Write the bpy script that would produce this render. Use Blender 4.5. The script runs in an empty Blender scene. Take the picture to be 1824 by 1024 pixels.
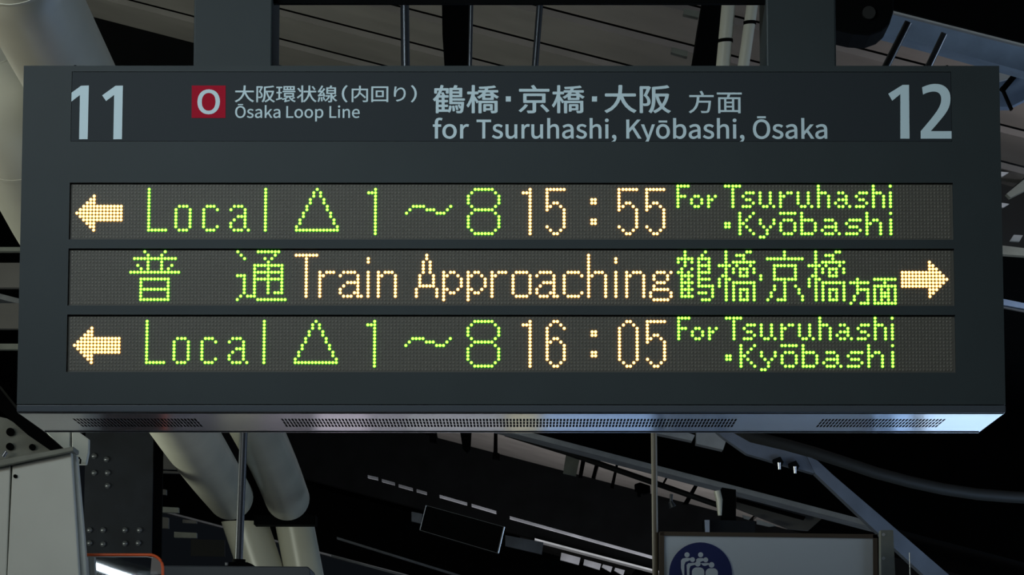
import bpy, bmesh, math, random, json
from mathutils import Vector, Matrix
random.seed(4)
C = bpy.context.scene.collection
S = bpy.context.scene

# ------------------------------------------------------------------ camera
CAM = Vector((0.0239, -6.0335, 1.6)); PITCH, YAW, ROLL = 0.138957, 0.0036728, 0.00090922; F = 6173.0
def cam_axes():
    cp, sp, cy, sy = math.cos(PITCH), math.sin(PITCH), math.cos(YAW), math.sin(YAW)
    fwd = Vector((-sy*cp, cy*cp, sp)); r = Vector((cy, sy, 0)); u = r.cross(fwd)
    c, s = math.cos(ROLL), math.sin(ROLL)
    return c*r + s*u, -s*r + c*u, fwd
RT, UP, FW = cam_axes()
cd = bpy.data.cameras.new('camera'); cam = bpy.data.objects.new('camera', cd); C.objects.link(cam)
M = Matrix((RT, UP, -FW)).transposed().to_4x4(); M.translation = CAM; cam.matrix_world = M
cd.sensor_width = 36; cd.lens = F/1824*36; cd.clip_end = 200; S.camera = cam
ZB = 2.4254                       # height of the sign's own zero line above the platform
def at(px, py, Y=0.0):            # point of the place seen at a photo pixel, on the plane Y metres behind the sign's face
    d = RT*((px-912)/F) - UP*((py-512)/F) + FW
    return CAM + d*((Y-CAM.y)/d.y)

# ------------------------------------------------------------------ world, lights, exposure
w = bpy.data.worlds.new('world'); S.world = w; w.use_nodes = True
w.node_tree.nodes['Background'].inputs[0].default_value = (0.5, 0.62, 0.8, 1)
w.node_tree.nodes['Background'].inputs[1].default_value = 0.006
S.view_settings.view_transform = 'Standard'; S.view_settings.look = 'None'
S.view_settings.exposure = 0; S.view_settings.gamma = 1; S.view_settings.use_curve_mapping = False
def area(name, loc, target, sx, sy, power, col):
    l = bpy.data.lights.new(name, 'AREA'); l.shape = 'RECTANGLE'; l.size = sx; l.size_y = sy; l.energy = power; l.color = col
    o = bpy.data.objects.new(name, l); C.objects.link(o); o.location = loc
    o.rotation_euler = (Vector(target)-Vector(loc)).to_track_quat('-Z', 'Y').to_euler(); return o
lf = area('canopy_lamp_front', (-1.7, -2.6, 3.7), (0.25, 0, 2.45), 2.2, 0.5, 17, (0.82, 0.95, 1.0)); lf.data.spread = math.radians(75)
area('daylight_track_side', (7.5, 14.0, 3.2), (4.0, 15.0, 0.0), 6, 5, 950, (0.55, 0.75, 1.0))
area('canopy_lamp_left', (-3.6, 3.5, 2.1), (-0.9, 6.0, 3.2), 2.5, 0.6, 85, (0.93, 1.0, 0.86))
lk = area('added_fill_box', (1.35, 2.6, 1.82), (1.45, 3.65, 1.5), 1.0, 0.3, 11, (0.45, 0.68, 1.0)); lp = area('added_fill_panels', (-0.5, 2.7, 1.82), (-0.5, 3.7, 1.5), 1.6, 0.3, 7, (0.95, 0.93, 1.0)); lp.data.spread = math.radians(120); lk.data.spread = math.radians(120)  # added fills, lighting the unseen objects that the underside mirrors
area('added_fill_far', (1.0, 16.5, 1.7), (0.6, 19.5, 4.0), 4, 3, 150, (0.98, 0.95, 0.95))  # fill added under the roof, facing up in place of floor bounce
area('canopy_lamp_top', (0.6, 1.6, 2.3), (0.6, 4.4, 3.9), 3.0, 0.5, 0.3, (1.0, 0.95, 0.86))
area('daylight_right_opening', (4.6, 1.8, 2.4), (1.4, 3.2, 3.3), 1.5, 1.5, 50, (0.62, 0.78, 1.0))

lq = area('added_fill_right', (2.0, 3.0, 2.45), (1.3, 3.8, 3.55), .5, .5, 5.0, (1.0, .93, .95)); lq.data.spread = math.radians(90)  # fill added to brighten the roof deck on the right
area('added_fill_pipe', (-2.4, 0.2, 2.5), (-1.0, 1.4, 3.3), 1.0, 0.4, 9, (1.0, 0.98, 0.85))  # fill added to brighten the upper cream pipe
# ------------------------------------------------------------------ materials
def mat(name, col, rough=0.5, metal=0.0, emit=None, es=0.0, noise=0.0, nscale=20.0, bump=0.0, stretch=(1, 1, 1), spec=0.5):
    m = bpy.data.materials.new(name); m.use_nodes = True; nt = m.node_tree; b = nt.nodes['Principled BSDF']
    b.inputs['Base Color'].default_value = (*col, 1); b.inputs['Roughness'].default_value = rough
    b.inputs['Metallic'].default_value = metal; b.inputs['Specular IOR Level'].default_value = spec
    if emit: b.inputs['Emission Color'].default_value = (*emit, 1); b.inputs['Emission Strength'].default_value = es
    if noise or bump:
        tc = nt.nodes.new('ShaderNodeTexCoord'); mp = nt.nodes.new('ShaderNodeMapping'); mp.inputs['Scale'].default_value = stretch
        n = nt.nodes.new('ShaderNodeTexNoise'); n.inputs['Scale'].default_value = nscale; n.inputs['Detail'].default_value = 5
        nt.links.new(tc.outputs['Object'], mp.inputs[0]); nt.links.new(mp.outputs[0], n.inputs['Vector'])
        if noise:
            r = nt.nodes.new('ShaderNodeMapRange'); r.inputs[1].default_value = .3; r.inputs[2].default_value = .7
            r.inputs[3].default_value = 1-noise; r.inputs[4].default_value = 1+noise
            mx = nt.nodes.new('ShaderNodeVectorMath'); mx.operation = 'SCALE'; mx.inputs[0].default_value = col
            nt.links.new(n.outputs[0], r.inputs[0]); nt.links.new(r.outputs[0], mx.inputs['Scale']); nt.links.new(mx.outputs[0], b.inputs['Base Color'])
        if bump:
            bp = nt.nodes.new('ShaderNodeBump'); bp.inputs['Strength'].default_value = bump; bp.inputs['Distance'].default_value = .003
            nt.links.new(n.outputs[0], bp.inputs['Height']); nt.links.new(bp.outputs[0], b.inputs['Normal'])
    return m
CASE = mat('slate_painted_steel', (0.0205, 0.0275, 0.0295), 0.55, noise=.06, spec=.25, nscale=9)
HEAD = mat('dark_acrylic_header', (0.017, 0.022, 0.026), 0.6, spec=.2)
TRIM = mat('grey_painted_trim', (0.045, 0.053, 0.064), 0.4)
SATIN = mat('satin_steel_underside', (0.68, 0.69, 0.72), 0.16, 0.95, noise=.05, nscale=3, stretch=(1, 14, 1))
HOLE = mat('vent_shadow_box', (0.008, 0.008, 0.009), 0.9)
WHITE = mat('pale_blue_grey_print', (0.50, 0.62, 0.66), 0.55)
RED = mat('line_symbol_red', (0.34, 0.006, 0.022), 0.7, spec=.1)
PCB = mat('display_module_grey', (0.056, 0.051, 0.040), 0.6)
LENS = mat('unlit_diode_lens', (0.10, 0.092, 0.074), 0.4)
GH = mat('green_diode_core', (0.2, 0.3, 0.05), 0.4, emit=(0.42, 1.0, 0.08), es=2.6)
GR = mat('green_diode_rim', (0.03, 0.2, 0.02), 0.4, emit=(0.04, 1.0, 0.01), es=0.85)
OH = mat('amber_diode_core', (0.3, 0.2, 0.05), 0.4, emit=(1.0, 0.86, 0.28), es=3.0)
OR = mat('amber_diode_rim', (0.25, 0.08, 0.01), 0.4, emit=(1.0, 0.34, 0.012), es=1.4)
DULL = mat('dull_pale_steel', (0.13, 0.135, 0.15), 0.5, noise=.5, nscale=5)
RODM = mat('dark_rod_steel', (0.10, 0.11, 0.125), 0.32, 0.7)
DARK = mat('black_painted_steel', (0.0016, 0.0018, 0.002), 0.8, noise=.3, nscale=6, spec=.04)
DKBLUE = mat('dark_blue_grey_steel', (0.005, 0.0065, 0.009), 0.6, noise=.3, nscale=12, spec=.12)
CREAM = mat('cream_glossy_paint', (0.60, 0.59, 0.49), 0.30, noise=.12, nscale=2.2)
CABM = mat('light_grey_cabinet_paint', (0.60, 0.62, 0.58), 0.5, noise=.05, nscale=5)
GUSM = mat('grey_green_steel', (0.20, 0.21, 0.18), 0.55, noise=.2, nscale=14)
ROOF = mat('beige_roof_sheet', (0.12, 0.113, 0.106), 0.6, noise=.15, nscale=4)
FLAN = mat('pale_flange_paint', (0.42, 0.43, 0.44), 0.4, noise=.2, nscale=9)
PALEB = mat('dim_blue_grey_paint', (0.055, 0.065, 0.085), 0.55, noise=.22, nscale=11, spec=.3)
BLUEB = mat('blue_grey_beam_paint', (0.17, 0.24, 0.36), 0.55, noise=.22, nscale=11, bump=.3)
CHROME = mat('galvanised_conduit', (0.35, 0.37, 0.40), 0.28, 0.85)
SIGNW = mat('white_sign_face', (0.72, 0.84, 0.95), 0.5)
SIGNB = mat('navy_sign_blue', (0.015, 0.03, 0.16), 0.5)
BROWN = mat('brown_sign_frame', (0.09, 0.07, 0.05), 0.5)
ORANGE = mat('orange_mirror_frame', (0.75, 0.10, 0.015), 0.4)
MIRR = mat('mirror_glass', (0.80, 0.84, 0.88), 0.012, 1.0)
RUBBER = mat('black_rubber_cable', (0.012, 0.012, 0.011), 0.6, spec=.25)
FLOORM = mat('platform_concrete', (0.30, 0.30, 0.30), 0.8, noise=.25, nscale=1.2)
TUBE = mat('lit_fluorescent_tube', (0.9, 0.9, 0.9), 0.5, emit=(0.85, 0.95, 1.0), es=14)

# ------------------------------------------------------------------ builders
class MB:
    def __init__(s): s.v = []; s.f = []; s.mi = []
    def add(s, vs, fs, mi=0):
        b = len(s.v); s.v += [tuple(v) for v in vs]; s.f += [tuple(b+i for i in f) for f in fs]; s.mi += [mi]*len(fs)
    def box(s, x0, x1, y0, y1, z0, z1, mi=0):
        s.add([(x0,y0,z0),(x1,y0,z0),(x1,y1,z0),(x0,y1,z0),(x0,y0,z1),(x1,y0,z1),(x1,y1,z1),(x0,y1,z1)],
              [(0,3,2,1),(4,5,6,7),(0,1,5,4),(1,2,6,5),(2,3,7,6),(3,0,4,7)], mi)
    def prism(s, pts, thick, mi=0):           # pts: 3-D outline facing -Y (counter-clockwise seen from the camera), extruded away along +Y
        pts = [Vector(p) for p in pts]; n = len(pts)
        a = sum((pts[i].x*pts[(i+1) % n].z-pts[(i+1) % n].x*pts[i].z) for i in range(n))
        if a < 0: pts.reverse()
        back = [p+Vector((0, thick, 0)) for p in pts]
        s.add(pts+back, [tuple(range(n)), tuple(range(2*n-1, n-1, -1))]+[(i, i+n, (i+1) % n+n, (i+1) % n) for i in range(n)], mi)
    def tube(s, path, r, n=14, mi=0, caps=True):
        path = [Vector(p) for p in path]; k = len(path); rs = r if isinstance(r, (list, tuple)) else [r]*k
        vs = []
        for i, p in enumerate(path):
            t = (path[min(i+1, k-1)]-path[max(i-1, 0)]).normalized()
            a = t.cross(Vector((0, 0, 1)) if abs(t.z) < .9 else Vector((0, 1, 0))).normalized(); b = t.cross(a)
            vs += [p+(a*math.cos(q)+b*math.sin(q))*rs[i] for q in [2*math.pi*j/n for j in range(n)]]
        fs = [(i*n+j, i*n+(j+1) % n, (i+1)*n+(j+1) % n, (i+1)*n+j) for i in range(k-1) for j in range(n)]
        if caps: fs += [tuple(range(n-1, -1, -1)), tuple(range((k-1)*n, k*n))]
        s.add(vs, fs, mi)
    def bar(s, p0, p1, w_, h_, mi=0, up=(0, 0, 1)):   # square bar between two points; w_ along depth-ish side, h_ along up
        p0, p1 = Vector(p0), Vector(p1); t = (p1-p0).normalized(); sd = t.cross(Vector(up)).normalized(); u = sd.cross(t)
        vs = [p+sd*a*w_/2+u*b*h_/2 for p in (p0, p1) for a, b in ((-1,-1),(1,-1),(1,1),(-1,1))]
        s.add(vs, [(0,1,2,3),(7,6,5,4),(0,4,5,1),(1,5,6,2),(2,6,7,3),(3,7,4,0)], mi)
    def disc(s, c, r, depth, n=24, mi=0):     # short cylinder facing -Y
        s.prism([(c[0]+r*math.cos(2*math.pi*i/n), c[1], c[2]+r*math.sin(2*math.pi*i/n)) for i in range(n)], depth, mi)
    def mesh(s, name, mats, smooth=False, origin=(0, 0, 0)):
        me = bpy.data.meshes.new(name); o = Vector(origin)
        me.from_pydata([Vector(v)-o for v in s.v], [], s.f)
        for m in (mats if isinstance(mats, (list, tuple)) else [mats]): me.materials.append(m)
        me.polygons.foreach_set('material_index', s.mi)
        bm = bmesh.new(); bm.from_mesh(me); bmesh.ops.recalc_face_normals(bm, faces=bm.faces); bm.to_mesh(me); bm.free()
        if smooth:
            me.polygons.foreach_set('use_smooth', [True]*len(me.polygons))
            me.set_sharp_from_angle(angle=math.radians(40))
        me.update(); return me
def root_of(o):
    while o.parent: o = o.parent
    return o
ORG = {}
def place(name, me, parent=None, bevel=0.0):
    o = bpy.data.objects.new(name, me); C.objects.link(o)
    if parent: o.parent = parent
    if bevel:
        b = o.modifiers.new('bevel', 'BEVEL'); b.width = bevel; b.segments = 2; b.limit_method = 'ANGLE'
    return o
def tag(o, label=None, cat=None, group=None, kind=None):
    for k, v in (('label', label), ('category', cat), ('group', group), ('kind', kind)):
        if v: o[k] = v
    return o
def thing(name, loc, label, cat, group=None):
    o = bpy.data.objects.new(name, None); o.empty_display_size = .1; C.objects.link(o); o.location = loc
    ORG[o.name] = Vector(loc); return tag(o, label, cat, group)
def part(name, mb, mats, parent, smooth=False, bevel=0.0, kind=None, label=None):
    me = mb.mesh(name, mats, smooth, ORG[root_of(parent).name])
    return tag(place(name, me, parent, bevel), label=label, kind=kind)
def solo(name, mb, mats, label, cat, smooth=False, bevel=0.0, group=None):   # a thing that is one mesh, origin at its centre
    c = sum((Vector(v) for v in mb.v), Vector())/len(mb.v)
    o = place(name, mb.mesh(name, mats, smooth, c), None, bevel); o.location = c
    return tag(o, label, cat, group)
def structure(name, mb, mats, smooth=False):
    o = place(name, mb.mesh(name, mats, smooth)); ORG[o.name] = Vector(); return tag(o, kind='structure')

# ------------------------------------------------------------------ platform floor and canopy (setting)
m = MB(); m.box(-14, 14, -12, 70, -.3, 0); structure('floor', m, FLOORM)
SL = -0.262; H0 = 3.9
def rz(x): return H0 + SL*x
m = MB()
m.add([(-7, 0.6, rz(-7)+.22), (7, 0.6, rz(7)+.22), (7, 36, rz(7)+.22), (-7, 36, rz(-7)+.22), (-7, .6, rz(-7)+.26), (7, .6, rz(7)+.26), (7, 36, rz(7)+.26), (-7, 36, rz(-7)+.26)],
      [(0,3,2,1),(4,5,6,7),(0,1,5,4),(1,2,6,5),(2,3,7,6),(3,0,4,7)])
ceil = structure('ceiling', m, DARK)
k = 0; Zc = 7.6
def plank(x0, x1, ya, yb, drop=.035):
    q = MB(); t = .02
    vs = []
    for x in (x0, x1):
        for y, dz in ((ya, -drop), (yb, 0)):
            vs += [(x, y, rz(x)+dz), (x, y, rz(x)+dz+t)]
    q.add(vs, [(0,2,3,1),(4,5,7,6),(0,1,5,4),(2,6,7,3),(0,4,6,2),(1,3,7,5)]); return q
while Zc < 17.6:
    y = Zc-6.03
    part('roof_panel', plank(-2.6, 1.32 if Zc < 9.4 else 1.6 if Zc < 11.6 else 1.0, y, y+.510, .024), ROOF, ceil)
    Zc += .52
for za, n, dz, xa, xb, step in ((17.9, 3, 2.6, -.62, 2.0, .42), (26.3, 4, 2.35, -.02, 1.15, .5)):
    for k in range(n):
        x = xa
        while x < xb:
            ln = min(step*random.uniform(.7, 1.5) if x > .55 else 1.17, xb-x)
            y = za+k*dz-6.03
            part('roof_panel', plank(x, x+ln-.03, y, y+dz-.02, .03), ROOF, ceil); x += ln

# rafters: dark deep beams across the canopy, pale lower flange
def rafter(Z, x0, x1, top, depth, label, thick=.16, fl=.05, xw=None, xf=None):
    y = Z-6.03
    r = thing('roof_beam', (0, y, rz(0)-depth), label, 'beam', None)
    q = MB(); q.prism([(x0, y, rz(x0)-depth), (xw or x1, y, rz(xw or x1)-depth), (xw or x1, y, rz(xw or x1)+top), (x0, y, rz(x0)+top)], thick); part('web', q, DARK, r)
    x0 = xf if xf is not None else x0
    q = MB(); q.prism([(x0, y-.05, rz(x0)-depth-fl), (x1, y-.05, rz(x1)-depth-fl), (x1, y-.05, rz(x1)-depth), (x0, y-.05, rz(x0)-depth)], thick+.1)
    part('bottom_flange', q, FLAN, r); return r
rafter(12.26, -2.4, 1.72, .1, .54, 'dark canopy beam passing behind the departure board, hidden but for its top left', fl=.03)
b1 = rafter(17.9, -3.6, 1.9, .3, .545, 'dark canopy beam with pale lower edge just under the departure board', fl=.028, xw=5.0)
b2 = rafter(25.9, -3.2, 3.2, .02, .545, 'deep black canopy beam behind the slanted box, second below the board', fl=.014, xw=5.0, xf=.1)
b3 = rafter(35.7, -4, 4.5, .05, .6, 'farthest black canopy beam at the bottom of the view', fl=.02)

# ------------------------------------------------------------------ departure board
BO = Vector((0, .18, ZB-.205))
board = thing('departure_board', BO, 'long dark slate departure board with lit green and amber lettering, platforms 11 and 12', 'sign')
HX = .865; DP = .355
def fb(x, z, y=0): return (x, y, ZB+z)
# casing shell
q = MB(); q.box(-HX, HX, .012, DP, ZB-.196, ZB+.4155); part('casing', q, CASE, board, bevel=.003)
# face plate with three display openings and a header recess
P = .006; G = .001; D = .117556; PV = .00607
def U(c): return c*P + (c//16)*G - (255*P+15*G)/2
def V(k, r): return .2 - k*D - r*PV
WX = .7795
openings = [(-WX, WX, V(kk, 15)-.0052, V(kk, 0)+.0052) for kk in range(3)]
HZ0, HZ1 = at(912, 252).z-ZB, at(912, 127.5).z-ZB
openings.append((-WX, WX, HZ0, HZ1))
def holed(mb, xs, zs, isopen, front, back, axis='y', mi=0):
    xs = sorted(set(round(x, 6) for x in xs)); zs = sorted(set(round(z, 6) for z in zs))
    op = [[isopen((xs[i]+xs[i+1])/2, (zs[j]+zs[j+1])/2) for j in range(len(zs)-1)] for i in range(len(xs)-1)]
    def pt(x, z, d): return (x, d, z) if axis == 'y' else (x, z, d)
    for i in range(len(xs)-1):
        for j in range(len(zs)-1):
            if op[i][j]: continue
            a, b, c, d = xs[i], xs[i+1], zs[j], zs[j+1]
            mb.add([pt(a,c,front), pt(b,c,front), pt(b,d,front), pt(a,d,front)], [(0,1,2,3)], mi)
            for di, dj, e in ((-1,0,((a,c),(a,d))), (1,0,((b,c),(b,d))), (0,-1,((a,c),(b,c))), (0,1,((a,d),(b,d)))):
                ii, jj = i+di, j+dj
                if ii < 0 or jj < 0 or ii >= len(op) or jj >= len(op[0]) or op[ii][jj]:
                    (x0, z0), (x1, z1) = e
                    mb.add([pt(x0,z0,front), pt(x1,z1,front), pt(x1,z1,back), pt(x0,z0,back)], [(0,1,2,3)], mi)
q = MB()
holed(q, [-HX, HX, -WX, WX], [ZB-.1880, ZB+.4155]+[ZB+z for o in openings for z in o[2:]],
      lambda x, z: any(o[0] < x < o[1] and o[2] < z-ZB < o[3] for o in openings), 0, .0125)
part('face_plate', q, CASE, board)
q = MB(); q.box(-WX+.0006, WX-.0006, .0008, .012, ZB+HZ0+.0008, ZB+HZ1-.0008); part('header_panel', q, HEAD, board)
q = MB(); q.prism([fb(-HX, -.2015, .0), fb(HX, -.2015, .0), fb(HX, -.1895, -.0012), fb(-HX, -.1895, -.0012)], .014); part('lower_trim', q, TRIM, board, bevel=.0012)
q = MB(); q.box(-HX, HX, .0, .014, ZB+.4035, ZB+.4145); part('upper_trim', q, CASE, board) if False else None
# underside plate with rows of real slots
def ux(px, py): return at(px, py, 0).x
vents = [(-.7405, -.5290, 0), (-.3960, .4065, 0), (.5500, .7830, 0)]
rows_y = [(.118, .160), (.170, .212), (.222, .264)]
def at_z(px, py, z):
    d = RT*((px-912)/F) - UP*((py-512)/F) + FW; return CAM + d*((z-CAM.z)/d.z)
ZU = ZB-.2015
vx = [(at_z(a, 745.5, ZU).x, at_z(b, 745.5, ZU).x) for a, b in ((129, 352), (500, 1318), (1466, 1694))]
q = MB(); xs = [-HX, HX]; slots = []
for a, b in vx:
    n = int((b-a)/.006); a0 = a
    for i in range(n):
        xs += [a0+i*.006, a0+i*.006+.0036]; slots.append((a0+i*.006, a0+i*.006+.0036))
slots.sort()
import bisect
st = [s_[0] for s_ in slots]
def in_slot(x, y):
    if not any(r0 < y < r1 for r0, r1 in rows_y): return False
    i = bisect.bisect(st, x)-1
    return i >= 0 and x < slots[i][1]
holed(q, xs, [.012, DP]+[v for r_ in rows_y for v in r_], in_slot, ZU, ZU+.003, axis='z')
ZBK = ZU
part('underside_plate', q, SATIN, board, label='satin steel underside with rows of small vent slots')
q = MB()
for a, b in vx: q.box(a-.004, b+.004, .11, .272, ZU+.0032, ZU+.005)
part('vent_backing', q, HOLE, board)
# thin flange lines on the underside edges
q = MB(); q.box(-HX+.001, HX-.001, .014, .020, ZU-.0018, ZU+.001); q.box(-HX+.001, HX-.001, DP-.006, DP, ZU-.0018, ZU+.001); part('edge_flange', q, SATIN, board, bevel=.0006)
# hangers to the roof and screws
for a, b in ((345, 485), (1365, 1489)):
    xa, xb = at(a, 60, .12).x, at(b, 60, .12).x
    q = MB(); q.box(xa, xb, .12, .30, ZB+.41, rz(xb)+.2); part('hanger', q, CASE, board, bevel=.003)
q = MB(); z0 = at(912, 6, .14).z; q.box(at(485, 5, .14).x, at(1365, 5, .14).x, .14, .155, z0, z0+.06); part('hanger_crossbar', q, DARK, board)
for px in (134, 1687):
    p_ = at(px, 113, .03); q = MB(); q.tube([(p_.x, p_.y, ZB+.4150), (p_.x, p_.y, ZB+.4225)], .0022, 10); part('screw', q, DARK, board)

# display rows: sixteen square diode modules each
mod = MB(); h = 8*P
mod.box(-h-.00048, h+.00048, .0057, .0061, -8*PV+.0002, 8*PV-.0002, 0)
for i in range(16):
    for j in range(16):
        cx, cz = (i-7.5)*P, (7.5-j)*PV
        ring = [(cx+.0023*math.cos(a), .0057, cz+.0023*math.sin(a)) for a in [math.pi/4*t+math.pi/8 for t in range(8)]]
        rin = [(cx+.0013*math.cos(a), .0050, cz+.0013*math.sin(a)) for a in [math.pi/4*t+math.pi/8 for t in range(8)]]
        mod.add(ring+rin, [tuple(range(8, 16))]+[(t, (t+1) % 8, (t+1) % 8+8, t+8) for t in range(8)], 1)
modmesh = mod.mesh('diode_module', [PCB, LENS])
GRID = {}
def led_mesh(cells, kk, hot, rim, name):
    q = MB(); n = 12
    for c, r in cells:
        cx, cz = U(c), ZB+V(kk, r)
        ang = [2*math.pi*t/n for t in range(n)]
        lay = [(.0030, .0055), (.00245, .0040), (.0014, .0032)]
        vs = []
        for rad, y in lay: vs += [(cx+rad*math.cos(a), y, cz+rad*math.sin(a)) for a in ang]
        q.add(vs, [(t, (t+1) % n, (t+1) % n+n, t+n) for t in range(n)], 1)
        b0 = len(q.v)-len(vs)
        q.f += [(b0+t+n, b0+(t+1) % n+n, b0+(t+1) % n+2*n, b0+t+2*n) for t in range(n)]+[tuple(b0+2*n+t for t in range(n))]; q.mi += [0]*(n+1)
    return q
def Hl(r, a, b): return [(c, r) for c in range(a, b+1)]
def Vl(c, a, b): return [(c, r) for r in range(a, b+1)]
def sh(cells, dx=0, dy=0): return [(c+dx, r+dy) for c, r in cells]
arrowL = [(1+d+i, 8+s_*d) for d in range(6) for s_ in (1, -1) for i in range(6-d)] + [(c, r) for c in range(6, 15) for r in range(6, 11)]
arrowR = [(254-(c-1), r) for c, r in arrowL]
Lc = Vl(22, 1, 13)+Hl(13, 22, 27)
oc = Hl(6, 31, 33)+Hl(13, 31, 33)+Vl(30, 7, 12)+Vl(34, 7, 12)
cc = Hl(6, 39, 41)+Hl(13, 39, 41)+Vl(38, 7, 12)+[(42, 7), (42, 12)]
ac = Hl(6, 47, 49)+[(46, 7)]+Vl(50, 7, 12)+Hl(9, 48, 49)+[(47, 10), (46, 11), (46, 12)]+Hl(13, 47, 49)+[(51, 13)]
lc = Vl(56, 1, 13)
tri = [(71, 1)]+[(71-k_, r) for k_ in range(1, 7) for r in (2*k_, 2*k_+1)]+[(71+k_, r) for k_ in range(1, 7) for r in (2*k_, 2*k_+1)]+Hl(13, 65, 77)
one = Vl(88, 1, 14)+[(86, 2), (87, 2)]
wave = [(97, 8), (98, 7)]+Hl(6, 99, 102)+Hl(7, 103, 105)+Hl(8, 106, 108)+[(109, 7), (110, 6)]
eight = Hl(1, 117, 122)+Hl(7, 117, 122)+Hl(14, 117, 122)+[(116, r) for r in (2, 6, 8, 13)]+[(123, r) for r in (2, 6, 8, 13)]+Vl(115, 3, 5)+Vl(124, 3, 5)+Vl(115, 9, 12)+Vl(124, 9, 12)
five = Hl(1, 0, 5)+Vl(0, 1, 7)+[(1, 6), (4, 6), (2, 5), (3, 5)]+Vl(5, 7, 12)+[(0, 12), (1, 13), (4, 13), (2, 14), (3, 14)]
six = [(2, 1), (3, 1), (1, 2), (4, 2), (5, 3)]+Vl(0, 3, 12)+[(2, 6), (3, 6), (1, 7), (4, 7)]+Vl(5, 8, 12)+[(1, 13), (4, 13), (2, 14), (3, 14)]
zero = [(2, 1), (3, 1), (1, 2), (4, 2)]+Vl(0, 3, 12)+Vl(5, 3, 12)+[(1, 13), (4, 13), (2, 14), (3, 14)]
colon = [(c, r) for c in (151, 152) for r in (4, 5, 10, 11)]
sm = {  # small letters of the destination lines, at their own columns
 'F': Hl(0, 176, 179)+Vl(176, 0, 6)+[(177, 3), (178, 3)],
 'o': [(181, 3), (182, 3), (180, 4), (180, 5), (183, 4), (183, 5), (181, 6), (182, 6)],
 'r': Vl(185, 3, 6)+[(186, 4), (187, 3)],
 'T': Hl(0, 190, 194)+Vl(192, 0, 6),
 's': Hl(2, 196, 198)+[(195, 3), (196, 4), (197, 4), (198, 5)]+Hl(6, 195, 197),
 'u': Vl(200, 2, 5)+[(201, 6), (202, 6)]+Vl(203, 2, 5)+[(204, 6)],
 'r2': Vl(206, 2, 6)+[(207, 3), (208, 2), (209, 2)],
 'h': Vl(217, 0, 6)+[(218, 2), (219, 2)]+Vl(220, 3, 6),
 'a': [(222, 5), (223, 2), (224, 2), (225, 3), (223, 4), (224, 4), (225, 4), (225, 5), (223, 6), (224, 6), (226, 6)],
 's2': Hl(2, 229, 231)+[(228, 3), (229, 4), (230, 4), (231, 5)]+Hl(6, 228, 230),
 'i': [(238, 0)]+Vl(238, 2, 6),
 'dot': [(c, r) for c in (190, 191) for r in (11, 12)],
 'K': Vl(194, 8, 14)+[(198, 8), (197, 9), (196, 10), (195, 11), (196, 12), (197, 13), (198, 14)],
 'y': [(200, 10), (200, 11), (201, 12), (202, 13), (202, 14), (203, 12), (204, 10), (204, 11), (200, 15), (201, 15)],
 'O': Hl(8, 206, 210)+Hl(10, 207, 209)+Hl(14, 207, 209)+Vl(206, 11, 13)+Vl(210, 11, 13),
 'b': Vl(212, 8, 14)+Hl(10, 213, 215)+Hl(14, 213, 215)+Vl(216, 11, 13),
 'A': Hl(10, 219, 221)+Vl(222, 11, 13)+Hl(12, 219, 221)+[(218, 13)]+Hl(14, 219, 221)+[(223, 14)],
 'S': [(225, 11)]+Hl(10, 226, 229)+Hl(12, 226, 228)+[(229, 13)]+Hl(14, 225, 228),
 'H': Vl(231, 8, 14)+[(232, 11), (233, 10), (234, 10)]+Vl(235, 11, 14),
 'I': [(238, 8)]+Vl(238, 10, 14)}
dest = [sm['F'], sm['o'], sm['r'], sm['T'], sm['s'], sm['u'], sm['r2'], sh(sm['u'], 11), sm['h'], sm['a'], sm['s2'], sh(sm['h'], 16), sm['i'],
        sm['dot'], sm['K'], sm['y'], sm['O'], sm['b'], sm['A'], sm['S'], sm['H'], sm['I']]
def bits(c0, *runs): return [(c0+c, r) for r, cs in runs for c in cs]
fu = bits(0, (0, [21, 27]), (1, [22, 26]), (2, range(18, 31)), (3, [22, 26]), (4, [19, 22, 26, 29]), (5, [20, 22, 26, 28]), (6, range(17, 32)),
          (8, range(20, 29)), (9, [20, 28]), (10, [20, 28]), (11, range(20, 29)), (12, [20, 28]), (13, [20, 28]), (14, range(20, 29)))
tsu = bits(0, (0, [48, 54, 55, 56, 57, 58, 59, 60]), (1, [49, 59]), (2, [50, 56, 58]), (3, [57]), (4, range(53, 62)), (5, [53, 57, 61]), (6, range(53, 62)),
           (7, [48, 49, 50, 53, 57, 61]), (8, [50]+list(range(53, 62))), (9, [50, 53, 57, 61]), (10, [50, 53, 57, 61]), (11, [50, 53, 57, 61]),
           (12, [50, 53, 57, 59, 60, 61]), (13, [49, 51, 52, 53]), (14, [48]+list(range(54, 63))))
T2 = Hl(1, 65, 71)+Vl(68, 1, 13)
rr = Vl(72, 6, 13)+[(73, 7)]+Hl(6, 74, 76)
aa = [(78, 7)]+Hl(6, 79, 82)+Vl(83, 7, 13)+Hl(9, 80, 82)+[(79, 10), (78, 11), (78, 12)]+Hl(13, 79, 81)+[(82, 12), (84, 13)]
ii = [(86, 2), (86, 3)]+Vl(86, 6, 13)
nn = Vl(89, 6, 13)+[(90, 7)]+Hl(6, 91, 93)+Vl(94, 7, 13)
AA = [(103, 1), (103, 2)]+Vl(102, 3, 6)+Vl(104, 3, 6)+Vl(101, 7, 10)+Vl(105, 7, 10)+Hl(10, 102, 104)+Vl(100, 11, 13)+Vl(106, 11, 13)
pp = Vl(108, 6, 14)+[(109, 7), (110, 6), (111, 6), (112, 7), (113, 8), (113, 9), (113, 10), (112, 11), (109, 11), (110, 12), (111, 12)]
oo = Vl(128, 7, 12)+Hl(6, 129, 132)+Vl(133, 7, 12)+Hl(13, 129, 132)
c2 = Vl(143, 7, 12)+Hl(6, 144, 147)+[(148, 7), (148, 12)]+Hl(13, 144, 147)
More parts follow.
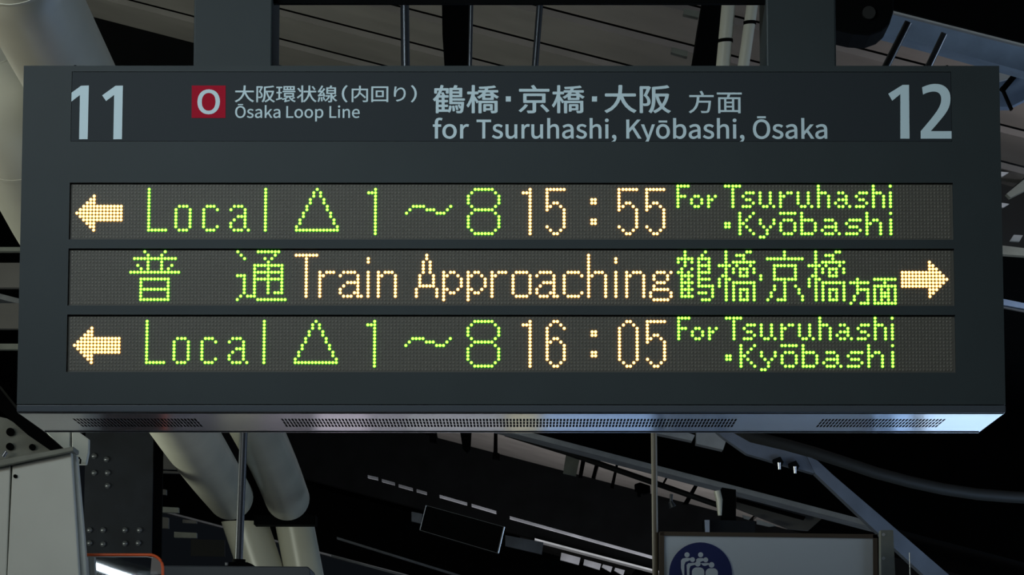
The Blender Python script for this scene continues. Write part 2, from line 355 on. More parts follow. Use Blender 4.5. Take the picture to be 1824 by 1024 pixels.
hh = Vl(150, 1, 13)+[(151, 7)]+Hl(6, 152, 154)+Vl(155, 7, 13)
gg = bits(0, (6, [170, 171, 172, 174]), (7, [169, 173]), (8, [169, 173]), (9, [170, 171, 172]), (10, [169]), (11, range(169, 174)), (12, [168, 174]), (13, [168, 174]), (14, range(169, 174)))
crane = bits(0, (0, [178, 184]), (1, [178, 183]), (2, [176, 177, 178, 179, 180, 182, 183, 184, 185]), (3, [176, 178, 180, 182, 185]), (4, [178, 182, 183, 184, 185]),
             (5, [177, 180, 182, 185]), (6, [176, 177, 179, 182, 183, 184, 185]), (7, [177, 178, 179, 180, 182]), (8, [177, 179, 182, 183, 184, 185]), (9, [177, 178, 179, 180, 182]),
             (10, [177, 179, 182, 183, 184, 185, 186]), (11, [177, 178, 179, 180, 186]), (12, [177, 179, 182, 183, 184, 186]), (13, [177, 178, 179, 180, 186]), (14, [183, 184, 185]))
bridge = Vl(190, 0, 14)+bits(0, (0, [196, 197]), (1, [193, 194, 195]), (2, [195]), (3, range(192, 199)), (4, [188, 189, 191, 193, 197]), (5, [192, 194, 195, 196, 198]),
             (6, [192, 194, 196, 198]), (7, [189, 194, 195, 196]), (8, [188, 191]), (9, [188]+list(range(192, 199))), (10, [188, 192, 198]), (11, [192, 194, 195, 196, 198]),
             (12, [192, 194, 196, 198]), (13, [192, 194, 196, 198]), (14, [192, 194, 195, 196, 198]))
kyo = [(207, 0), (207, 1)]+Hl(2, 202, 212)+Hl(4, 204, 210)+Vl(204, 5, 7)+Vl(210, 5, 7)+Hl(8, 204, 210)+Vl(207, 9, 14)+[(204, 10), (204, 11), (203, 12), (203, 13), (202, 14), (205, 14), (206, 14),
       (210, 10), (211, 11), (211, 12), (212, 13), (212, 14)]
hou = bits(0, (8, [228]), (9, range(226, 232)), (10, [228]), (11, range(228, 232)), (12, [228, 231]), (13, [227, 231]), (14, [227, 231]), (15, [226, 229, 230, 231]))
men = bits(0, (8, range(233, 240)), (9, [236]), (10, range(233, 240)), (11, [233, 235, 237, 239]), (12, [233, 235, 236, 237, 239]), (13, [233, 235, 236, 237, 239]), (14, [233, 235, 237, 239]), (15, range(233, 240)))
gr, am = (GH, GR), (OH, OR)
common = [(arrowL, am, 'lit_arrow')]+[(x_, gr, 'lit_character') for x_ in (Lc, oc, cc, ac, lc, tri, one, wave, eight)]
row1 = common+[(x_, am, 'lit_character') for x_ in (sh(one, 45), sh(five, 138), colon, sh(five, 159), sh(five, 167))]+[(x_, gr, 'lit_character') for x_ in dest]
row3 = common+[(x_, am, 'lit_character') for x_ in (sh(one, 45), sh(six, 138), colon, sh(zero, 159), sh(five, 167))]+[(x_, gr, 'lit_character') for x_ in dest]
row2 = [(fu, gr, 'lit_character'), (tsu, gr, 'lit_character')]+[(x_, am, 'lit_character') for x_ in (T2, rr, aa, ii, nn, AA, pp, sh(pp, 7), sh(rr, 50), oo, sh(aa, 57), c2, hh, sh(ii, 72), sh(nn, 72), gg)]+ \
       [(x_, gr, 'lit_character') for x_ in (crane, bridge, [(200, 7), (200, 8)], kyo, sh(bridge, 26), hou, men)]+[(arrowR, am, 'lit_arrow')]
for kk, chars in enumerate((row1, row2, row3)):
    o = openings[kk]; q = MB(); q.box(o[0]+.0003, o[1]-.0003, .0062, .0123, ZB+o[2]+.0002, ZB+o[3]-.0002)
    rowo = part('display_row', q, PCB, board)
    for i in range(16):
        mo = place('diode_module', modmesh, rowo); mo.location = Vector(((U(16*i)+U(16*i+15))/2, 0, ZB+V(kk, 7.5)))-BO
    for cells, (hot, rim), nm in chars:
        part(nm, led_mesh(sorted(set(cells)), kk, hot, rim, nm), [hot, rim], rowo)

# printed lettering
GL = json.loads(r'''{",":[278,[[68,-172,75,-190,165,-152,221,-77,221,19,221,86,192,126,144,126,107,126,75,102,75,62,75,22,106,-2,142,-2,146,-2,149,-1,153,-1,152,-61,115,-109,53,-136,60,-154]]],"B":[657,[[101,244,101,0,179,0,256,0,334,0,498,0,612,71,612,215,612,315,550,373,463,390,463,392,463,393,463,395,532,417,570,481,570,554,570,683,466,733,318,733,246,733,173,733,101,733,101,489],[229,422,193,422,193,501,193,581,193,660,231,660,268,660,306,660,421,660,479,628,479,542,479,467,428,422,302,422,266,422],[236,74,193,74,193,166,193,258,193,350,236,350,278,350,321,350,450,350,521,309,521,218,521,119,447,74,321,74,278,74]]],"D":[688,[[101,244,101,0,163,0,226,0,288,0,509,0,629,137,629,369,629,603,509,733,284,733,223,733,162,733,101,733,101,489],[221,76,193,76,193,270,193,464,193,658,221,658,248,658,276,658,449,658,534,555,534,369,534,184,449,76,276,76,248,76]]],"K":[646,[[101,244,101,0,132,0,162,0,193,0,193,77,193,155,193,232,235,282,277,332,319,382,392,255,466,127,539,0,573,0,608,0,642,0,554,152,465,303,377,455,454,548,530,640,607,733,572,733,537,733,502,733,400,610,297,488,195,365,194,365,194,365,193,365,193,488,193,610,193,733,162,733,132,733,101,733,101,489]]],"L":[543,[[101,244,101,0,239,0,376,0,514,0,514,26,514,53,514,79,407,79,300,79,193,79,193,297,193,515,193,733,162,733,132,733,101,733,101,489]]],"O":[742,[[187,-13,371,-13,555,-13,684,134,684,369,684,604,555,746,371,746,187,746,58,604,58,369,58,134],[503,68,371,68,239,68,153,186,153,369,153,552,239,665,371,665,503,665,589,552,589,369,589,186]]],"P":[633,[[101,244,101,0,132,0,162,0,193,0,193,97,193,195,193,292,233,292,274,292,314,292,475,292,584,363,584,518,584,678,474,733,310,733,240,733,171,733,101,733,101,489],[229,367,193,367,193,464,193,561,193,658,228,658,263,658,298,658,427,658,492,625,492,518,492,413,431,367,302,367,266,367]]],"T":[599,[[253,218,253,0,284,0,315,0,346,0,346,218,346,437,346,655,420,655,494,655,568,655,568,681,568,707,568,733,389,733,210,733,31,733,31,707,31,681,31,655,105,655,179,655,253,655,253,437]]],"a":[563,[[126,-13,217,-13,284,-13,345,22,397,65,398,65,399,65,400,65,403,43,405,22,408,0,433,0,458,0,483,0,483,111,483,223,483,334,483,469,428,557,295,557,207,557,131,518,82,486,94,465,105,444,117,423,160,452,217,481,280,481,369,481,392,414,392,344,161,318,59,259,59,141,59,43],[295,61,243,61,189,61,147,85,147,147,147,217,209,262,392,283,392,233,392,182,392,132,339,85]]],"b":[618,[[281,-13,331,-13,455,-13,567,94,567,280,567,448,491,557,351,557,290,557,230,523,180,481,181,513,183,546,184,578,184,651,184,723,184,796,153,796,123,796,92,796,92,531,92,265,92,0,116,0,141,0,165,0,168,19,170,37,173,56,174,56,176,56,177,56,224,13],[406,64,316,64,280,64,231,78,184,120,184,215,184,311,184,406,235,454,283,480,328,480,432,480,472,400,472,279,472,145]]],"d":[620,[[141,-13,277,-13,342,-13,400,22,442,64,443,64,444,64,445,64,448,43,450,21,453,0,478,0,503,0,528,0,528,265,528,531,528,796,497,796,467,796,436,796,436,726,436,657,436,587,438,556,439,525,441,494,393,533,352,557,288,557,164,557,53,447,53,271,53,90],[347,64,297,64,202,64,147,141,147,272,147,396,217,480,304,480,349,480,391,464,436,423,436,328,436,233,436,138,391,88]]],"e":[554,[[167,-13,312,-13,385,-13,443,11,490,42,479,62,469,83,458,103,417,76,375,60,322,60,219,60,148,134,142,250,264,250,386,250,508,250,510,264,512,282,512,302,512,457,434,557,295,557,171,557,52,448,52,271,52,92],[238,315,141,315,152,423,220,484,297,484,382,484,432,425,432,315,335,315]]],"f":[325,[[33,492,33,469,58,469,82,469,107,469,107,313,107,156,107,0,137,0,168,0,198,0,198,156,198,313,198,469,236,469,275,469,313,469,313,494,313,518,313,543,275,543,236,543,198,543,198,572,198,600,198,629,198,699,223,736,275,736,294,736,316,731,336,721,343,745,349,768,356,792,331,802,299,809,265,809,157,809,107,740,107,630,107,601,107,572,107,543,82,541,58,540,33,538,33,515]]],"g":[564,[[143,-250,275,-250,443,-250,550,-163,550,-62,550,28,486,67,361,67,325,67,290,67,254,67,181,67,159,92,159,126,159,156,174,174,194,191,218,179,248,172,274,172,386,172,473,245,473,361,473,408,455,448,429,473,466,473,503,473,540,473,540,496,540,520,540,543,477,543,414,543,351,543,332,551,305,557,274,557,165,557,71,482,71,363,71,298,106,245,142,217,142,216,142,214,142,213,113,193,82,157,82,112,82,69,103,40,131,23,131,21,131,20,131,18,80,-13,51,-58,51,-105,51,-198],[337,234,274,234,212,234,159,284,159,363,159,443,211,490,274,490,339,490,390,443,390,363,390,284],[393,-187,288,-187,189,-187,131,-150,131,-92,131,-61,147,-28,186,0,210,-6,236,-8,256,-8,287,-8,319,-8,350,-8,422,-8,460,-26,460,-77,460,-133]]],"h":[607,[[92,265,92,0,123,0,153,0,184,0,184,131,184,263,184,394,238,449,276,477,332,477,404,477,435,434,435,332,435,221,435,111,435,0,465,0,496,0,526,0,526,115,526,229,526,344,526,482,474,557,360,557,286,557,230,516,180,466,181,503,183,541,184,578,184,651,184,723,184,796,153,796,123,796,92,796,92,531]]],"i":[275,[[92,181,92,0,123,0,153,0,184,0,184,181,184,362,184,543,153,543,123,543,92,543,92,362],[102,655,138,655,174,655,199,679,199,716,199,751,174,775,138,775,102,775,78,751,78,716,78,679]]],"k":[552,[[92,265,92,0,122,0,152,0,182,0,182,48,182,95,182,143,216,183,250,222,284,262,337,175,390,87,443,0,476,0,509,0,542,0,474,108,405,216,337,324,397,397,458,470,518,543,484,543,450,543,416,543,339,448,263,352,186,257,185,257,183,257,182,257,182,437,182,616,182,796,152,796,122,796,92,796,92,531]]],"m":[926,[[92,181,92,0,123,0,153,0,184,0,184,131,184,263,184,394,233,450,279,477,320,477,389,477,421,434,421,332,421,221,421,111,421,0,451,0,482,0,512,0,512,131,512,263,512,394,563,450,607,477,649,477,718,477,750,434,750,332,750,221,750,111,750,0,780,0,811,0,841,0,841,115,841,229,841,344,841,482,788,557,677,557,610,557,554,514,497,453,475,517,431,557,347,557,282,557,226,516,178,464,177,464,177,464,176,464,173,490,170,517,167,543,142,543,117,543,92,543,92,362]]],"n":[610,[[92,181,92,0,123,0,153,0,184,0,184,131,184,263,184,394,238,449,276,477,332,477,404,477,435,434,435,332,435,221,435,111,435,0,465,0,496,0,526,0,526,115,526,229,526,344,526,482,474,557,360,557,286,557,229,516,178,464,177,464,177,464,176,464,173,490,170,517,167,543,142,543,117,543,92,543,92,362]]],"o":[606,[[170,-13,303,-13,436,-13,554,91,554,271,554,452,436,557,303,557,170,557,52,452,52,271,52,91],[397,63,303,63,209,63,146,146,146,271,146,396,209,480,303,480,397,480,461,396,461,271,461,146]]],"p":[620,[[92,28,92,-229,123,-229,153,-229,184,-229,184,-168,184,-106,184,-45,183,-13,182,18,181,50,230,9,282,-13,331,-13,455,-13,567,94,567,280,567,448,491,557,351,557,288,557,227,521,178,480,177,480,177,480,176,480,173,501,170,522,167,543,142,543,117,543,92,543,92,286],[406,64,316,64,280,64,232,78,184,120,184,215,184,311,184,406,236,454,283,480,328,480,432,480,472,400,472,279,472,145]]],"r":[388,[[92,181,92,0,123,0,153,0,184,0,184,116,184,233,184,349,220,441,275,475,320,475,343,475,355,472,373,466,379,492,384,519,390,545,373,554,356,557,332,557,272,557,216,513,178,444,177,444,177,444,176,444,173,477,170,510,167,543,142,543,117,543,92,543,92,362]]],"s":[468,[[157,-13,234,-13,362,-13,431,60,431,148,431,251,345,283,266,313,205,336,149,356,149,407,149,450,181,486,250,486,298,486,336,465,373,438,388,457,402,476,417,495,376,529,316,557,249,557,130,557,62,489,62,403,62,310,144,274,220,246,280,224,344,198,344,143,344,96,309,58,237,58,172,58,124,84,76,123,61,103,47,82,32,62,83,19]]],"t":[377,[[147,-13,262,-13,296,-13,332,-3,363,7,357,30,351,53,345,76,327,68,303,61,283,61,220,61,199,99,199,165,199,266,199,368,199,469,248,469,298,469,347,469,347,494,347,518,347,543,298,543,248,543,199,543,199,594,199,645,199,696,174,696,148,696,123,696,120,645,116,594,113,543,84,541,56,540,27,538,27,515,27,492,27,469,54,469,81,469,108,469,108,369,108,268,108,168,108,59]]],"u":[607,[[136,-13,251,-13,325,-13,379,26,430,85,431,85,432,85,433,85,435,57,438,28,440,0,465,0,491,0,516,0,516,181,516,362,516,543,486,543,455,543,425,543,425,415,425,286,425,158,373,94,334,66,278,66,206,66,176,109,176,210,176,321,176,432,176,543,145,543,115,543,84,543,84,428,84,314,84,199,84,60]]],"y":[521,[[76,-234,101,-234,209,-234,266,-152,304,-46,372,150,440,347,508,543,478,543,449,543,419,543,386,443,354,342,321,242,307,193,291,138,277,88,275,88,274,88,272,88,253,139,235,194,218,242,181,342,145,443,108,543,76,543,45,543,13,543,86,362,158,180,231,-1,227,-15,223,-28,219,-42,196,-109,158,-159,97,-159,82,-159,66,-154,55,-150,49,-174,43,-199,37,-223,54,-230]]]}''')
GL = {k_: v_ for k_, v_ in GL.items()}
def flat_mesh(polys_or_curve, y, thick, name, m_):
    pass
def bezpoints(sp, n=7):
    k_ = len(sp)//6; out = []
    for i in range(k_):
        a = sp[6*i:6*i+6]; b = sp[6*((i+1) % k_):6*((i+1) % k_)+6]
        p0, p1, p2, p3 = (a[2], a[3]), (a[4], a[5]), (b[0], b[1]), (b[2], b[3])
        straight = abs((p3[0]-p0[0])*(p1[1]-p0[1])-(p3[1]-p0[1])*(p1[0]-p0[0])) < 800 and abs((p3[0]-p0[0])*(p2[1]-p0[1])-(p3[1]-p0[1])*(p2[0]-p0[0])) < 800
        for t in ([0] if straight else [j/n for j in range(n)]):
            s_ = 1-t
            out.append((s_**3*p0[0]+3*s_*s_*t*p1[0]+3*s_*t*t*p2[0]+t**3*p3[0], s_**3*p0[1]+3*s_*s_*t*p1[1]+3*s_*t*t*p2[1]+t**3*p3[1]))
    return out
def curve_to_mesh(cu):
    o = bpy.data.objects.new('tmp', cu); C.objects.link(o)
    me = bpy.data.meshes.new_from_object(o.evaluated_get(bpy.context.evaluated_depsgraph_get()))
    bpy.data.objects.remove(o); bpy.data.curves.remove(cu); return me
def fit(me, name, x0, x1, z0, z1, y, mat_, parent, bb=None, layered=False):   # scale a flat lettering mesh (x,y) into a box on a plane facing the viewer
    xs = [v.co.x for v in me.vertices]; ys = [v.co.y for v in me.vertices]
    a0, a1, b0, b1 = bb or (min(xs), max(xs), min(ys), max(ys))
    if bb: a0, a1 = min(xs), max(xs)
    O = ORG[root_of(parent).name]
    for v in me.vertices:
        x = x0+(v.co.x-a0)/(a1-a0)*(x1-x0); z = z0+(v.co.y-b0)/(b1-b0)*(z1-z0)
        v.co = Vector((x, y-((.0004+(v.co.z-.01)*.02 if layered and v.co.z > .004 else .0005) if v.co.z > 0 else 0), z))-O
    me.materials.clear(); me.materials.append(mat_); me.name = name
    return place(name, me, parent)
def pbox(px0, px1, py0, py1, Y=0.0015):
    a = at(px0, (py0+py1)/2, Y); b = at(px1, (py0+py1)/2, Y); c = at((px0+px1)/2, py0, Y); d = at((px0+px1)/2, py1, Y)
    return a.x, b.x, d.z, c.z
def kanji(body, px0, px1, py0, py1, bold=.012, y=0.0008):
    cu = bpy.data.curves.new('t', 'FONT'); cu.body = body; cu.extrude = .01; cu.resolution_u = 4
    me = curve_to_mesh(cu); bm = bmesh.new(); bm.from_mesh(me); n0 = list(bm.verts)
    src = list(bm.verts)+list(bm.edges)+list(bm.faces)
    for k_, (dx, dy) in enumerate(((bold, 0), (-bold, 0), (0, bold*.8), (0, -bold*.8))):
        d = bmesh.ops.duplicate(bm, geom=src)['geom']
        bmesh.ops.translate(bm, verts=[v for v in d if isinstance(v, bmesh.types.BMVert)], vec=(dx, dy, .002*(k_+1)))
    bm.to_mesh(me); bm.free(); x0, x1, z0, z1 = pbox(px0, px1, py0, py1, y)
    return fit(me, 'lettering', x0, x1, z0, z1, y, WHITE, board, layered=True)
def latin(body, px0, px1, pytop, pybase, bold=8, y=0.0008, name='lettering', mat_=None, parent=None):
    cu = bpy.data.curves.new('t', 'CURVE'); cu.dimensions = '2D'; cu.fill_mode = 'BOTH'; cu.extrude = 10; cu.offset = bold
    pen = 0
    for ch in body:
        if ch == ' ': pen += 224; continue
        base = {'Ō': 'O', 'ō': 'o'}.get(ch, ch); adv, sps = GL[base]
        polys = [bezpoints(sp) for sp in sps]
        if ch == 'Ō': polys.append([(adv/2-150, 810), (adv/2+150, 810), (adv/2+150, 865), (adv/2-150, 865)])
        if ch == 'ō': polys.append([(adv/2-150, 640), (adv/2+150, 640), (adv/2+150, 695), (adv/2-150, 695)])
        for pts in polys:
            sp = cu.splines.new('POLY'); sp.points.add(len(pts)-1); sp.use_cyclic_u = True
            for i, (x, yy) in enumerate(pts): sp.points[i].co = (x+pen, yy, 0, 1)
        pen += adv
    me = curve_to_mesh(cu); x0, x1, z0, z1 = pbox(px0, px1, pytop, pybase, y)
    return fit(me, name, x0, x1, z0, z1, y, mat_ or WHITE, parent or board, bb=(0, 0, 0, 733))
def poly_part(pts_px, name, mat_, parent, y=.0008, thick=.0005, Y=None):
    Y = y if Y is None else Y
    q = MB(); q.prism([Vector(at(px, py, Y))-Vector((0, thick, 0)) for px, py in pts_px], thick)
    me = q.mesh(name, mat_, False, ORG[root_of(parent).name])
    bm = bmesh.new(); bm.from_mesh(me); bmesh.ops.triangulate(bm, faces=[f for f in bm.faces if len(f.verts) > 4]); bm.to_mesh(me); bm.free()
    return place(name, me, parent)
def im(x0, y0, s_): return lambda pts: [(x0+x/s_, y0+y/s_) for x, y in pts]
a_ = im(0, 100, 3.79)
for pts in ([(458,265),(548,200),(600,198),(592,561),(534,561),(540,262),(483,306)], [(690,265),(780,200),(830,199),(823,561),(765,561),(771,262),(716,303)]):
    poly_part(a_(pts), 'platform_numeral', WHITE, board)
b_ = im(1200, 130, 2.923)
poly_part(b_([(1117,108),(1192,62),(1225,62),(1228,342),(1180,342),(1180,110),(1138,145)]), 'platform_numeral', WHITE, board)
def cub(p0, p1, p2, p3, n=9): return [tuple((1-t)**3*p0[i]+3*(1-t)**2*t*p1[i]+3*(1-t)*t*t*p2[i]+t**3*p3[i] for i in (0, 1)) for t in [j/n for j in range(n)]]
two = cub((1293,75),(1320,62),(1340,57),(1364,57))+cub((1364,57),(1410,57),(1441,85),(1441,132))+cub((1441,132),(1441,175),(1425,200),(1395,237))+cub((1395,237),(1380,256),(1350,290),(1338,303)) + \
      [(1338,303),(1447,303),(1447,342),(1286,342),(1286,303)]+cub((1286,303),(1310,275),(1340,240),(1362,210))+cub((1362,210),(1382,182),(1393,160),(1393,136))+cub((1393,136),(1393,112),(1380,97),(1355,97))+cub((1355,97),(1335,97),(1315,103),(1298,113))+[(1298,113)]
poly_part(b_(two), 'platform_numeral', WHITE, board)
poly_part([(341.7,152.4),(402,152.4),(401.7,210.2),(341.4,210.2)], 'line_symbol', RED, board)['label'] = 'red square line symbol with a pale letter O'
sym = latin('O', 351.7, 391.8, 160.8, 202.0, bold=16, y=.0003); sym.name = 'symbol_letter'
s2 = 3.965; k1 = im(320, 130, s2)
def kj(body, f_, x0, x1, y0, y1, bold=.009):
    (X0, Y0), (X1, Y1) = f_([(x0, y0), (x1, y1)]); kanji(body, X0, X1, Y0, Y1, bold)
def lt(body, f_, x0, x1, y0, y1, bold=8):
    (X0, Y0), (X1, Y1) = f_([(x0, y0), (x1, y1)]); latin(body, X0, X1, Y0, Y1, bold)
kj('大阪環状線', k1, 390, 1113, 88, 208); kj('（', k1, 1145, 1187, 86, 208, .02); kj('内回り', k1, 1215, 1597, 90, 206); kj('）', k1, 1633, 1675, 86, 208, .02)
lt('Ōsaka', k1, 392, 712, 235, 316); lt('Loop', k1, 753, 1015, 235, 316); lt('Line', k1, 1058, 1272, 235, 316)
k2 = im(740, 130, 3.648)
kj('鶴橋', k2, 113, 543, 78, 262, .013); kj('京橋', k2, 670, 1100, 78, 262, .013); kj('大阪', k2, 1227, 1660, 78, 262, .016); kj('方面', b_, 78, 355, 93, 210, .006)
for x in (587, 1147): poly_part(k2([(x,152),(x+33,152),(x+33,186),(x,186)]), 'lettering', WHITE, board)
latin('for', 771, 835.4, 213.6, 246.2, 12); latin('Tsuruhashi,', 848.8, 1098, 213.6, 246.2, 12); latin('Kyōbashi,', 1115.5, 1326, 213.6, 246.4, 12); latin('Ōsaka', 1341, 1473.5, 213.6, 246.6, 12)
k3 = im(300, 280, 3.145); k4 = im(940, 280, 3.145)
kj('種別', k3, 75, 222, 38, 102); lt('Type', k3, 270, 398, 55, 100, 10); kj('乗車位置', k3, 895, 1200, 38, 102); lt('Boarding', k3, 1255, 1497, 54, 99, 10); lt('Position', k3, 1520, 1733, 54, 99, 10)
kj('時刻', k4, 65, 212, 36, 100); lt('Departure', k4, 260, 532, 54, 97, 10); lt('Time', k4, 552, 682, 54, 97, 10); kj('行先', k4, 1187, 1337, 36, 100); lt('Destination', k4, 1383, 1697, 53, 96, 10)

# ------------------------------------------------------------------ cream drain pipes
def pipe(name, pts, r, label, tail=None):
    P0 = [at(px, py, Y) for px, py, Y in pts]; c = P0[-1]
    r_ = thing(name, c, label, 'pipe', 'cream pipes running down from the canopy')
    path = []; k_ = len(P0)
    for i in range(k_-1):
        a = P0[max(i-1, 0)]; b = P0[i]; c_ = P0[i+1]; d = P0[min(i+2, k_-1)]
        for j in range(10):
            t = j/10; path.append(.5*((2*b)+(c_-a)*t+(2*a-5*b+4*c_-d)*t*t+(3*b-a-3*c_+d)*t**3))
    path.append(P0[-1]); rr_ = [r]*len(path); t = (P0[-1]-P0[-2]).normalized()
    for a in (20, 40, 60, 75, 88): path.append(P0[-1]+t*r*.9*math.sin(math.radians(a))); rr_.append(r*math.cos(math.radians(a)))
    q = MB(); q.tube(path, rr_, 32); part('pipe_section', q, CREAM, r_, smooth=True)
    for i_ in (7, 17):
        p = path[i_]; t = (path[i_+1]-path[i_]).normalized(); q = MB(); q.tube([p-t*.006, p+t*.006], r*1.012, 32); part('joint_ring', q, CREAM, r_, smooth=True)
    if tail:
        a, b = at(*tail[0]), at(*tail[1]); q = MB(); n = 32
        q.add([p+Vector((tail[2]*math.cos(2*math.pi*i/n), tail[2]*math.sin(2*math.pi*i/n), 0)) for p in (a, b) for i in range(n)],
              [(i, (i+1) % n, (i+1) % n+n, i+n) for i in range(n)]+[tuple(range(n)), tuple(range(n, 2*n))])
        part('lower_section', q, CREAM, r_, smooth=True)
    return r_
pipe('drain_pipe', [(-25, 80, 1.5), (85, 374, 2.0), (332, 770, 5.2), (410, 885, 8.7)], .098, 'left cream pipe slanting down out from under the board', tail=((436, 930, 10.3), (480, 1060, 10.3), .111))
pipe('drain_pipe', [(27, -100, .6), (93, 75, .95), (460, 770, 7.4), (512, 888, 9.3)], .098, 'right cream pipe slanting down out from under the board', tail=((524, 930, 10.3), (549, 1060, 10.3), .092))
q = MB(); q.box(at(452, 926, 9.8).x, at(562, 926, 9.8).x, 9.8, 9.95, at(450, 934, 9.8).z, at(450, 917, 9.8).z)
solo('pipe_bracket', q, DARK, 'black bracket plate between the lower ends of the two cream pipes', 'bracket')

# ------------------------------------------------------------------ lower left: cabinet, gusset, brace, column
def slab(mb, pts, Y, thick, mi=0): mb.prism([at(px, py, Y) for px, py in pts], thick, mi)
c0 = at(70, 1010, 2.0)
cab = thing('equipment_cabinet', (c0.x, 2.2, c0.z-.6), 'pale grey metal cabinet with seams at the lower left corner', 'cabinet')
q = MB(); slab(q, [(-60, 842), (19, 829), (8, 1120), (-60, 1120)], 2.0, .1); part('side_panel', q, CABM, cab, bevel=.003)
q = MB(); slab(q, [(22, 829), (127, 805), (147, 1120), (8, 1120)], 2.0, .08); part('front_panel', q, CABM, cab, bevel=.003)
q = MB(); slab(q, [(129.5, 806), (137, 812), (152, 980), (158, 1120), (150, 1120)], 2.03, .03); part('edge_strip', q, CABM, cab, bevel=.002)
q = MB(); slab(q, [(-60, 830), (0, 818), (131, 795), (131, 803), (0, 830), (-60, 841)], 1.97, .1); part('top_rim', q, GUSM, cab, bevel=.002)
q = MB(); q.disc(at(27, 848, 1.995), .0045, .01, 16); part('screw', q, DARK, cab)
g0 = at(40, 820, 2.9)
gus = thing('gusset_plate', g0, 'grey green bolted steel plate above the pale cabinet', 'plate')
q = MB(); slab(q, [(-40, 735), (12, 745), (90, 790), (108, 822), (-40, 842)], 2.9, .03); part('plate', q, GUSM, gus)
for px, py, r_ in ((18, 769, .0105), (17, 795, .0095), (57, 796, .008)):
    q = MB(); q.disc(at(px, py, 2.885), r_, .02, 20); part('bolt_hole', q, DARK, gus)
q = MB(); q.tube([at(5, 813, 2.86), at(11, 804, 2.86)], .006, 12); part('bolt', q, CHROME, gus, smooth=True)
q = MB(); slab(q, [(-30, 655), (-2, 690), (34, 735), (70, 762), (112, 799), (88, 801), (50, 775), (8, 738), (-30, 705)], 2.6, .12)
solo('roof_brace', q, DARK, 'black diagonal brace running down to the pale cabinet', 'brace')
q = MB(); slab(q, [(78, 765), (125, 765), (124, 798), (108, 798)], 3.1, .03)
q2 = MB(); slab(q2, [(128, 765), (135, 765), (158, 782), (157.5, 806), (153, 827), (137, 827), (133, 806), (128, 801)], 3.1, .03)
hk = thing('bracket_plate', at(140, 826, 3.1), 'pale plate with a small black hook beside the black column', 'bracket')
part('plate', q, CABM, hk, bevel=.002); part('plate', q2, CABM, hk, bevel=.002)
q = MB(); q.tube([at(136.5, 815, 3.06), at(141, 815.5, 3.06), at(143.5, 819, 3.06), at(142.5, 826, 3.06)], .0025, 8); part('hook', q, DARK, hk, smooth=True)
# black riveted column
Yc = 5.5
col_ = thing('steel_column', (at(215, 900, Yc).x, Yc, 0), 'black riveted steel column behind the pale cabinet', 'column')
xa, xb = at(150, 900, Yc).x, at(271, 900, Yc).x
q = MB(); q.box(xa, xb, Yc, Yc+.02, 0, 3.3); part('front_flange', q, DKBLUE, col_)
q = MB(); q.box((xa+xb)/2-.01, (xa+xb)/2+.01, Yc+.02, Yc+.2, 0, 3.3); part('web', q, DARK, col_)
q = MB(); q.box(xa, xb+.012, Yc+.2, Yc+.22, 0, 3.3); part('rear_flange', q, DARK, col_)
rv = MB()
for k_ in range(5):
    a1, a2 = math.radians(k_*20), math.radians(min(k_*20+20, 90))
path = [(0, 0, 0)]+[(0, -.0055*math.sin(math.radians(a)), 0) for a in (0, 25, 50, 75, 88)]
rvm = MB(); rvm.tube([(0, .0, 0)]+[(0, -.008*math.sin(math.radians(a)), 0) for a in (20, 45, 70, 88)], [.0105]+[.0105*math.cos(math.radians(a)) for a in (20, 45, 70, 88)], 14)
rivet = rvm.mesh('rivet', mat('worn_rivet_steel', (.05, .055, .06), .25, .3), True)
for px, py in [(160, 944), (184, 944), (223, 944), (249, 944), (160, 967), (184, 969), (223, 968), (247, 967), (168, 812), (190, 818), (168, 842), (192, 842), (192, 925-60)]:
    o = place('rivet', rivet, col_); o.location = at(px, py, Yc-.001)-ORG[col_.name]

# orange framed platform mirror
Ym = 2.13
mir = thing('platform_mirror', at(220, 1100, Ym), 'rounded platform mirror with orange frame reflecting a lit fluorescent tube', 'mirror')
def rrect(x0, x1, y0, y1, r, n=8):
    pts = []
    for cx, cy, a0 in ((x1-r, y0+r, -90), (x1-r, y1-r, 0), (x0+r, y1-r, 90), (x0+r, y0+r, 180)):
        pts += [(cx+r*math.cos(math.radians(a0+90*i/n)), cy+r*math.sin(math.radians(a0+90*i/n))) for i in range(n+1)]
    return pts
ring = [at(px, py, Ym) for px, py in rrect(80, 290, 988, 1240, 24)]
q = MB(); q.tube(ring+[ring[0]], .0036, 10, caps=False); part('frame', q, ORANGE, mir, smooth=True)
q = MB(); q.prism([at(px, py, Ym) for px, py in rrect(82, 288, 990, 1238, 22)], .01); part('glass', q, MIRR, mir)
q = MB(); q.tube([at(px, py, Ym-.003) for px, py in ((100, 991.5), (262, 991.5), (272, 993.5))], .0011, 8); part('painted_highlight', q, FLAN, mir)  # pale strip painted in as the tube's highlight along the frame
q = MB(); q.prism([at(px, py, Ym)+Vector((0, .0105, 0)) for px, py in rrect(82, 288, 990, 1238, 22)], .02); part('backing', q, DARK, mir)
# the fluorescent lamp behind the viewer that the mirror shows
def mirrored(p): return Vector((p.x, 2*Ym-p.y, p.z))
la, lb = mirrored(at(154, 1002, 12.6)), mirrored(at(262, 1040, 10.4))
lamp = thing('fluorescent_lamp', (la+lb)/2, 'lit fluorescent tube lamp seen only as a white streak in the mirror', 'lamp')
q = MB(); q.tube([la, lb], .016, 12); part('tube', q, TUBE, lamp, smooth=True)
up_ = Vector((0, 0, .045)); q = MB(); q.bar(la+up_, lb+up_, .10, .03); part('housing', q, CABM, lamp)

